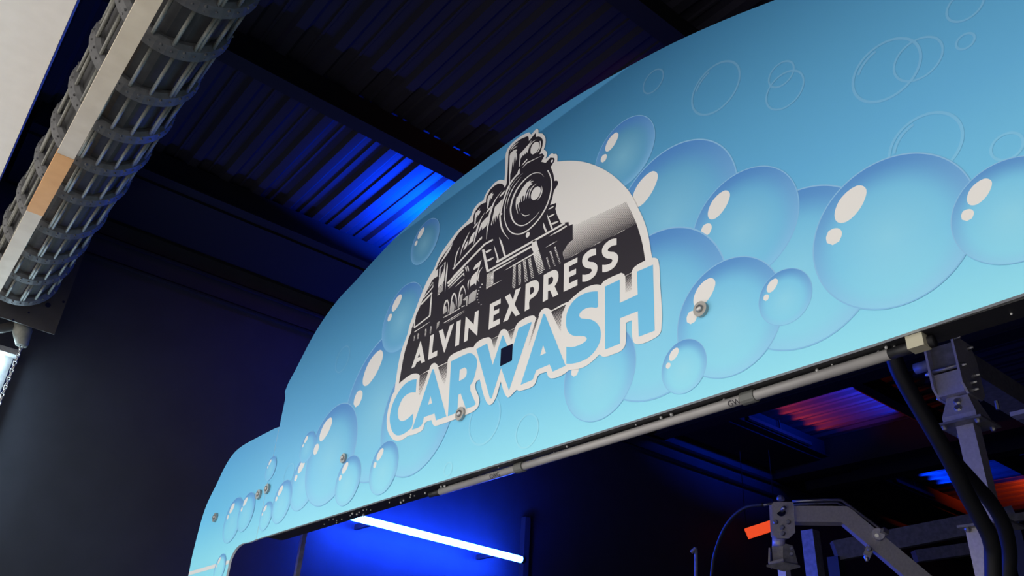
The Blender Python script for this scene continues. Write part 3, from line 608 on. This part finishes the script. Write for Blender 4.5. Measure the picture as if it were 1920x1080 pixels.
# hand chain
ch = empty('hand_chain', PX(41, 648, -5.45)); tag(ch, 'steel link chain hanging from the grille end guide', 'chain')
lk = None; n = 12; a_, b_ = .017, .009
pts = [Vector((0, b_*math.sin(t), a_*math.cos(t))) for t in (2*math.pi*k/n for k in range(n))]
for k in range(64):
    if lk is None:
        mb = MB(); rr_ = .0035; v = []; f = []
        for i, p in enumerate(pts):
            d = (pts[(i+1) % n]-pts[i-1]).normalized(); a = Vector((1, 0, 0)); b = d.cross(a)
            v += [p+(a*math.cos(u)+b*math.sin(u))*rr_ for u in (2*math.pi*j/6 for j in range(6))]
        f = [(i*6+j, i*6+(j+1) % 6, ((i+1) % n)*6+(j+1) % 6, ((i+1) % n)*6+j) for i in range(n) for j in range(6)]
        q = obj('link', v, f, m_bolt, ch, True); lk = q.data
    else: q = link(bpy.data.objects.new('link', lk), ch)
    q.location = (0, 0, -.012-.026*k); q.rotation_euler = (0, 0, math.radians(20+90*(k % 2)))
# lit wall lamp
pt, pb = PX(3, 652, XL+.09), PX(0, 735, XL+.09)
lamp = empty('wall_lamp', (XL+.09, pt.y, pt.z-1.2)); tag(lamp, 'lit white tube lamp in a grey housing upright on the black wall', 'lamp')
addp(MB().prism([(XL, pt.y-.10, pt.z-1.2), (XL+.06, pt.y-.085, pt.z-1.2), (XL+.075, pt.y, pt.z-1.2), (XL+.06, pt.y+.085, pt.z-1.2), (XL, pt.y+.10, pt.z-1.2)], (0, 0, 1.2)).build('housing', m_gal), lamp)
addp(MB().tube([(XL+.095, pt.y-.0, pt.z-1.17), (XL+.095, pt.y-.0, pt.z-.03)], .028, 14).build('tube', m_lamp, None, True), lamp)
for z in (pt.z-1.2, pt.z-.035): addp(MB().box((XL, pt.y-.1, z), (XL+.135, pt.y+.1, z+.035)).build('end_cap', m_gal), lamp)

# ================================================================== BLUE TUBE ON THE LEFT WALL
xt = XL+.27
p0, p1 = PX(645, 965, xt), PX(977, 1049, xt)
bt = empty('blue_tube_lamp', p0); tag(bt, 'glowing blue neon tube fixed along the left wall under the sign', 'lamp')
addp(MB().tube([p0, p1], .027, 14).build('tube', m_blue, None, True), bt)
for p, d in ((p0, p0-p1), (p1, p1-p0)):
    d = d.normalized(); addp(MB().tube([p, p+d*.03], .03, 12).build('end_cap', m_dark, None, True), bt)
for t in (.15, .85):
    p = p0.lerp(p1, t); addp(MB().box((XL, p.y-.015, p.z-.02), (xt, p.y+.015, p.z+.02)).build('bracket', m_dark), bt)
# slim post by the left leg of the arch
q = PY(565, 1030, 2.0)
tag(MB().box((q.x-.013, q.y-.013, 0), (q.x+.013, q.y+.013, 2.62)).build('slim_post', m_gal), 'slim grey post standing behind the left end of the sign', 'post')
q = PX(985, 1000, XL+.03)
tag(MB().box((XL, q.y-.03, q.z-.6), (XL+.06, q.y+.03, q.z+.14)).build('conduit_riser', m_dark), 'short dark conduit on the wall at the end of the blue tube', 'conduit')

# ================================================================== COLOURED CEILING LAMPS
def ceil_lamp(name, loc, col, power, label, aim, length=.9, wd=.05, spread=150):
    t = empty(name, loc); tag(t, label, 'lamp')
    p = Vector(loc); aim = Vector(aim).normalized(); ax = Vector((0, 1, 0)); a, b = p-ax*length/2, p+ax*length/2
    addp(MB().beam(a-aim*.022, b-aim*.022, .03, .05, aim.cross(ax)).build('housing', m_dark), t)
    addp(MB().beam(a.lerp(b, .5)-aim*.02, (p.x-aim.x*.03, p.y, ZC-.004), .02, .01, ax).build('bracket', m_dark), t)
    L = bpy.data.lights.new(name+'_light', 'AREA'); L.shape = 'RECTANGLE'; L.size = wd; L.size_y = length; L.energy = power; L.color = col; L.spread = math.radians(spread)
    lo = bpy.data.objects.new(name+'_light', L); C.objects.link(lo); lo.parent = t; lo.location = aim*.004
    z = -aim; y = ax; x = y.cross(z).normalized(); lo.rotation_euler = Matrix((x, y, z)).transposed().to_euler()
    return t
BL, OR = (.0, .05, 1.0), (1.0, .06, .008)
ceil_lamp('blue_uplight', (-4.25, 2.66, ZC-.36), BL, 560, 'blue uplight hidden behind the arch, washing the ribbed ceiling', (0, 0, 1), .5)
ceil_lamp('blue_uplight', (-3.70, 7.75, ZC-.13), BL, 30, 'blue uplight between roof beams opposite the orange one', (-1, 0, .3), 1.2, spread=80)
ceil_lamp('orange_uplight', (-4.93, 7.75, ZC-.13), OR, 13, 'orange uplight between roof beams opposite the blue one', (1, 0, .3), 1.2, spread=80)
ceil_lamp('blue_uplight', (-4.93, 10.75, ZC-.13), BL, 70, 'blue uplight in the far bay over the hoses', (1, 0, .3), 1.0, spread=70)
ceil_lamp('orange_uplight', (-3.70, 12.25, ZC-.13), OR, 34, 'orange uplight in the far bay over the hoses', (-1, 0, .42), 1.2, spread=60)

ceil_lamp('red_uplight', (-2.0, 2.75, ZC-.13), OR, .9, 'faint red uplight behind the arch crown', (-1, 0, .02), .4, spread=90)
# ================================================================== BRUSH MACHINERY
def bolts(pts, r, nrm, par, m=m_bolt, n=8, h=.012):
    for p in pts:
        p = Vector(p); addp(MB().tube([p, p+nrm*h*.5, p+nrm*h], [r*1.5, r*1.5, r*.9], n).build('bolt', m), par)
# --- right hanging arm
Yp = 4.25
c0 = PY(1771, 668, Yp)
ra = empty('hanging_brush_arm', c0); tag(ra, 'grey steel pivot bracket and square post hanging beside the black hoses', 'machine arm')
bw = .135
addp(MB().beam(c0, c0+Vector((0, 2.9, 0)), bw, .135).build('beam', m_gal), ra)
addp(MB().box((c0.x-.09, c0.y+2.8, 0), (c0.x+.09, c0.y+2.98, c0.z+.07)).build('column', m_gal), ra)
zlo = PY(1785, 745, Yp).z
for s in (-1, 1):
    x = c0.x+s*(bw/2+.007)
    addp(MB().prism([(x-.006, c0.y-.05, c0.z+.095), (x-.006, c0.y+.16, c0.z+.095), (x-.006, c0.y+.2, c0.z+.02), (x-.006, c0.y+.2, zlo+.04), (x-.006, c0.y+.15, zlo), (x-.006, c0.y-.0, zlo), (x-.006, c0.y-.05, zlo+.05)], (.012, 0, 0)).build('side_plate', m_steel), ra)
    bolts([(x+s*.006, c0.y+dy, c0.z+dz) for dy, dz in ((-.02, .075), (.12, .06), (-.02, -.085), (.12, -.10), (.06, -.16), (.06, -.20))], .009, Vector((s, 0, 0)), ra, h=.03)
addp(MB().box((c0.x-bw/2, c0.y-.02, zlo+.01), (c0.x+bw/2, c0.y+.12, c0.z-.10)).build('pivot_block', m_steel), ra)
addp(MB().tube([(c0.x-bw/2-.02, c0.y-.03, c0.z-.083), (c0.x+bw/2+.02, c0.y-.03, c0.z-.083)], .011, 10).build('cross_bolt', m_bolt, None, True), ra)
pp = PY(1716, 692, Yp+.05)
addp(MB().tube([pp, (c0.x-bw/2, pp.y, pp.z+.0)], .03, 14).build('pin', m_gal, None, True), ra)
bc = PY(1815, 798, Yp+.06)                                 # bell block over the flange
addp(MB().tube([(bc.x-.02, bc.y, bc.z+.13), (bc.x-.04, bc.y, zlo+.03)], .045, 12).build('neck', m_steel, None, True), ra)
def frustum(cx, cy, z0, z1, w0, w1): 
    return MB().add([(cx+i*w0, cy+j*w0, z0) for i, j in ((-1,-1),(1,-1),(1,1),(-1,1))]+[(cx+i*w0, cy+j*w0, z0+.035) for i, j in ((-1,-1),(1,-1),(1,1),(-1,1))]+[(cx+i*w1, cy+j*w1, z1) for i, j in ((-1,-1),(1,-1),(1,1),(-1,1))],
      [(3,2,1,0),(0,1,5,4),(1,2,6,5),(2,3,7,6),(3,0,4,7),(4,5,9,8),(5,6,10,9),(6,7,11,10),(7,4,8,11),(8,9,10,11)])
bb = addp(frustum(bc.x, bc.y, bc.z+.004, bc.z+.145, .085, .055).build('bell_block', m_steel), ra); bb.rotation_euler = (0, 0, 0)
bolts([(bc.x+.0, bc.y-.072, bc.z+.075), (bc.x+.0, bc.y-.062, bc.z+.115)], .014, Vector((0, -1, .2)), ra)
addp(MB().box((bc.x-.115, bc.y-.115, bc.z-.008), (bc.x+.115, bc.y+.115, bc.z+.004)).build('flange', m_gal), ra)
bolts([(bc.x+i*.085, bc.y+j*.085, bc.z-.008) for i in (-1, 1) for j in (-1, 1)], .01, Vector((0, 0, -1)), ra, h=.02)
zf = PY(1830, 990, Yp+.06).z
addp(MB().box((bc.x-.043, bc.y-.043, zf), (bc.x+.043, bc.y+.043, bc.z-.008)).build('post', m_steel), ra)
lp = Vector((bc.x+.0, bc.y, zf))
addp(MB().box((lp.x-.12, lp.y-.1, lp.z-.012), (lp.x+.12, lp.y+.1, lp.z)).build('flange', m_gal), ra)
bolts([(lp.x+i*.085, lp.y-.07, lp.z-.012) for i in (-1, 1)], .01, Vector((0, 0, -1)), ra, h=.02)
addp(MB().box((lp.x-.1, lp.y-.06, 0), (lp.x-.0, lp.y+.06, lp.z-.012)).build('lower_post', m_steel), ra)
k0, k1 = PY(1868, 752, Yp+.5), PY(1872, 768, Yp+.5)
addp(MB().tube([k0, k1], .012, 8).build('grease_nipple', m_bolt), ra)
k0 = PY(1905, 778, Yp+.6); addp(MB().box((k0.x-.02, k0.y-.03, k0.z-.012), (k0.x+.14, k0.y+.05, k0.z+.012)).build('lug', m_steel), ra)
# --- left pivot arm
dep = 5.0
la = empty('angled_brush_arm', PD(1468, 1010, dep)); tag(la, 'grey steel pivot plate with angled square arm bending down to the right', 'machine arm')
back = Vector((fw.x, fw.y, 0)).normalized(); back = Vector((ray(1500, 980).x, ray(1500, 980).y, 0)).normalized()
plate = [(1451,941),(1487,941),(1489,950),(1491,998),(1479,1009),(1456,1009),(1450,1003),(1447,945)]
addp(MB().prism([PD(x, y, dep) for x, y in plate], back*.014).build('front_plate', m_steel), la)
addp(MB().prism([PD(x-5, y+2, dep+.14) for x, y in plate], back*.014).build('rear_plate', m_steel), la)
for x, y, r in ((1464.5,960,.027),):
    p = PD(x, y, dep-.002); addp(MB().tube([p, p-back*.003], r, 18).build('hole', m_hole), la); addp(MB().tube([PD(1466,957,dep-.005), PD(1471,952,dep-.05)], .013, 10).build('pivot_pin', m_bolt, None, True), la)
bolts([PD(x, y, dep-.001) for x, y in ((1454,979),(1478,979),(1466.5,989),(1467.5,1000))], .011, -back, la)
bolts([PD(1464, 938, dep+.02)], .016, Vector((0, 0, 1)), la, h=.03); addp(MB().tube([PD(1431,947,dep), PD(1452,943,dep+.02)], .009, 8).build('hydraulic_fitting', m_bolt, None, True), la)
e0, e1, e2 = PD(1489, 963.5, dep+.07), PD(1584, 963, dep+.07), PD(1760, 1112, dep+.07)
addp(MB().prism([PD(x, y, dep+.02) for x, y in ((1487,948.5),(1588,949),(1578,979),(1487,978))], back*.1).build('upper_arm', m_steel), la)
addp(MB().prism([PD(x, y, dep+.02) for x, y in ((1588,949),(1600,957),(1840,1157),(1820,1187),(1578,979))], back*.1).build('lower_arm', m_steel), la)
bt_ = PD(1860, 1180, dep+.07)
addp(MB().box((bt_.x-.1, bt_.y-.1, 0), (bt_.x+.1, bt_.y+.1, bt_.z+.1)).build('column', m_gal), la)
addp(MB().tube([PD(x, y, dep+.03) for x, y in ((1486,940),(1540,937.5),(1573,937),(1578,938),(1584,942),(1648,990),(1662,1003))], .0085, 8).build('hydraulic_pipe', m_bolt, None, True), la)
addp(MB().tube([PD(x, y, dep+.08) for x, y in ((1486,946),(1540,943.5),(1570,943),(1582,948))], .0065, 8).build('hydraulic_pipe', m_gal, None, True), la)
q = PD(1647, 1001, dep-.0); addp(MB().tube([q, q+back*.05], .036, 18).build('clamp', m_steel, None, False), la); addp(MB().tube([PD(1644, 1004, dep-.012), PD(1644, 1004, dep+.02)], .012, 10).build('clamp_bolt', m_bolt), la)
addp(MB().beam(PD(1652,994,dep), PD(1662,1000,dep), .05, .03).build('clamp_block', m_bolt), la)
addp(MB().prism([PD(x, y, dep+.0) for x, y in ((1625,1022),(1638,1031),(1631,1046),(1619,1037))], back*.06).build('lug', m_steel), la)
bolts([PD(1630, 1030, dep-.001)], .01, -back, la); bolts([PD(1624, 1043, dep+.02)], .01, Vector((0, 0, -1)), la, h=.03)
addp(MB().tube([PD(1460, 1008, dep+.07), PD(1460, 1025, dep+.07)], .04, 12).build('neck', m_steel, None, True), la)
addp(MB().prism([PD(x, y, dep+.02) for x, y in ((1447,1024),(1468,1024),(1470,1049),(1449,1051))], back*.08).build('knuckle', m_steel), la)
addp(MB().prism([PD(x, y, dep) for x, y in ((1472,1019),(1487,1023),(1496,1056),(1468,1058),(1468,1024))], back*.12).build('bell_block', m_gal), la)
addp(MB().prism([PD(x, y, dep-.03) for x, y in ((1441,1027),(1444,1027),(1444,1053),(1468,1046),(1469,1051),(1443,1058),(1440,1054))], back*.14).build('bracket_lip', m_steel), la)
addp(MB().prism([PD(x, y, dep-.04) for x, y in ((1437,1059),(1468,1054),(1500,1060),(1470,1068))], Vector((0, 0, -.012))).build('flange', m_gal), la)
bolts([PD(1484, 1028, dep-.0), PD(1484, 1039, dep-.0)], .009, -back, la)
q = PD(1470, 1068, dep+.05); addp(MB().box((q.x-.027, q.y-.027, 0), (q.x+.027, q.y+.027, q.z+.04)).build('post', m_steel), la)
# --- further posts and beams of the wash frame
q = PD(1521, 1000, 6.5)
tag(MB().box((q.x-.06, q.y-.05, 0), (q.x+.045, q.y+.05, q.z+.02)).build('frame_post', m_gal), 'blue-lit square frame post standing behind the angled arm', 'post')
fr = empty('wash_frame', PD(1690, 1010, 6.6)); tag(fr, 'dark cross beams of the wash frame behind the square post', 'frame')
a, b = PD(1565, 1034, 6.8), PD(1900, 968, 6.8); addp(MB().beam(a, b, .1, .16).build('cross_beam', m_gal), fr)
a2, b2 = PD(1715, 1044, 7.2), PD(1900, 1018, 7.2); addp(MB().beam(a2, b2, .1, .1).build('cross_beam', m_gal), fr)
for p in (a, b): addp(MB().box((p.x-.05, p.y-.05, 0), (p.x+.05, p.y+.05, p.z-.05)).build('leg', m_dark), fr)
a3 = PD(1885, 974, 5.6); b3 = PD(2000, 955, 5.6); addp(MB().beam(a3, b3, .05, .05).build('rail', m_gal), fr)
# dark hanging box beam with a pale edge in the far bay
q0, q1 = PX(1650, 928, -5.62), PX(1766, 979, -5.62)
tag(MB().beam(q0, q1, .09, .03).build('edge_trim', m_steel), 'pale metal edge strip under the far roof, catching blue light', 'trim')
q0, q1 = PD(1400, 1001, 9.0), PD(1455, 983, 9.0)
ob = tag(empty('orange_lit_patch', q0), 'short patch of orange-lit surface behind the pivot plate, its light built in as glow', 'lit surface')
addp(MB().beam(q0, q1, .06, .11).build('lit_face', m_orlit), ob)  # orange-lit surface, the light on it is put in as emission
for p in (q0, q1): addp(MB().tube([p, (p.x, p.y, ZC-.004)], .005, 6).build('hanger', m_beam), ob)  # rods added only to hold the glowing patch up
# --- hoses
def hose(name, pts, r, label, m=m_hose, n=14, g='thick black hoses'):
    P = rot_curve([PD(*p) for p in pts], 6); o = MB().tube(P, r, n).build(name, m, None, True); tag(o, label, 'hose', g); return o
hose('hose', [(1668,640,3.4),(1683,690,3.4),(1712,745,3.4),(1758,822,3.4),(1790,880,3.42),(1812,925,3.44),(1838,972,3.46),(1857,1012,3.48),(1862,1067,3.5),(1862,1300,3.5)], .034, 'thick black hose hanging from the sign beam past the square post')
hose('hose', [(1784,860,3.52),(1828,908,3.56),(1860,945,3.6),(1882,985,3.62),(1892,1035,3.64),(1890,1090,3.65),(1885,1300,3.65)], .032, 'second black hose branching off behind the first one')
hose('thin_hose', [(1333,1100,5.3),(1340,1040,5.3),(1362,985,5.2),(1395,953,5.1),(1432,946,5.0)], .012, 'thin dark hose looping up to the pivot plate', g='thin hoses')
hose('thin_hose', [(1296,1036,6.0),(1302,1031,6.0),(1305,1036,6.0),(1305,1120,6.0),(1305,1300,6.0)], .014, 'thin hooked pipe standing left of the looping hose', m_gal, g='thin hoses')
# cream junction box under the beam
p = PZ(1722, 652, ZB-.034)
jb = tag(MB().box((p.x-.02, p.y-.008, ZB-.034), (p.x+.016, p.y+.026, ZB-.004)).build('junction_box', m_box), 'small cream junction box under the beam beside the tube light', 'box')
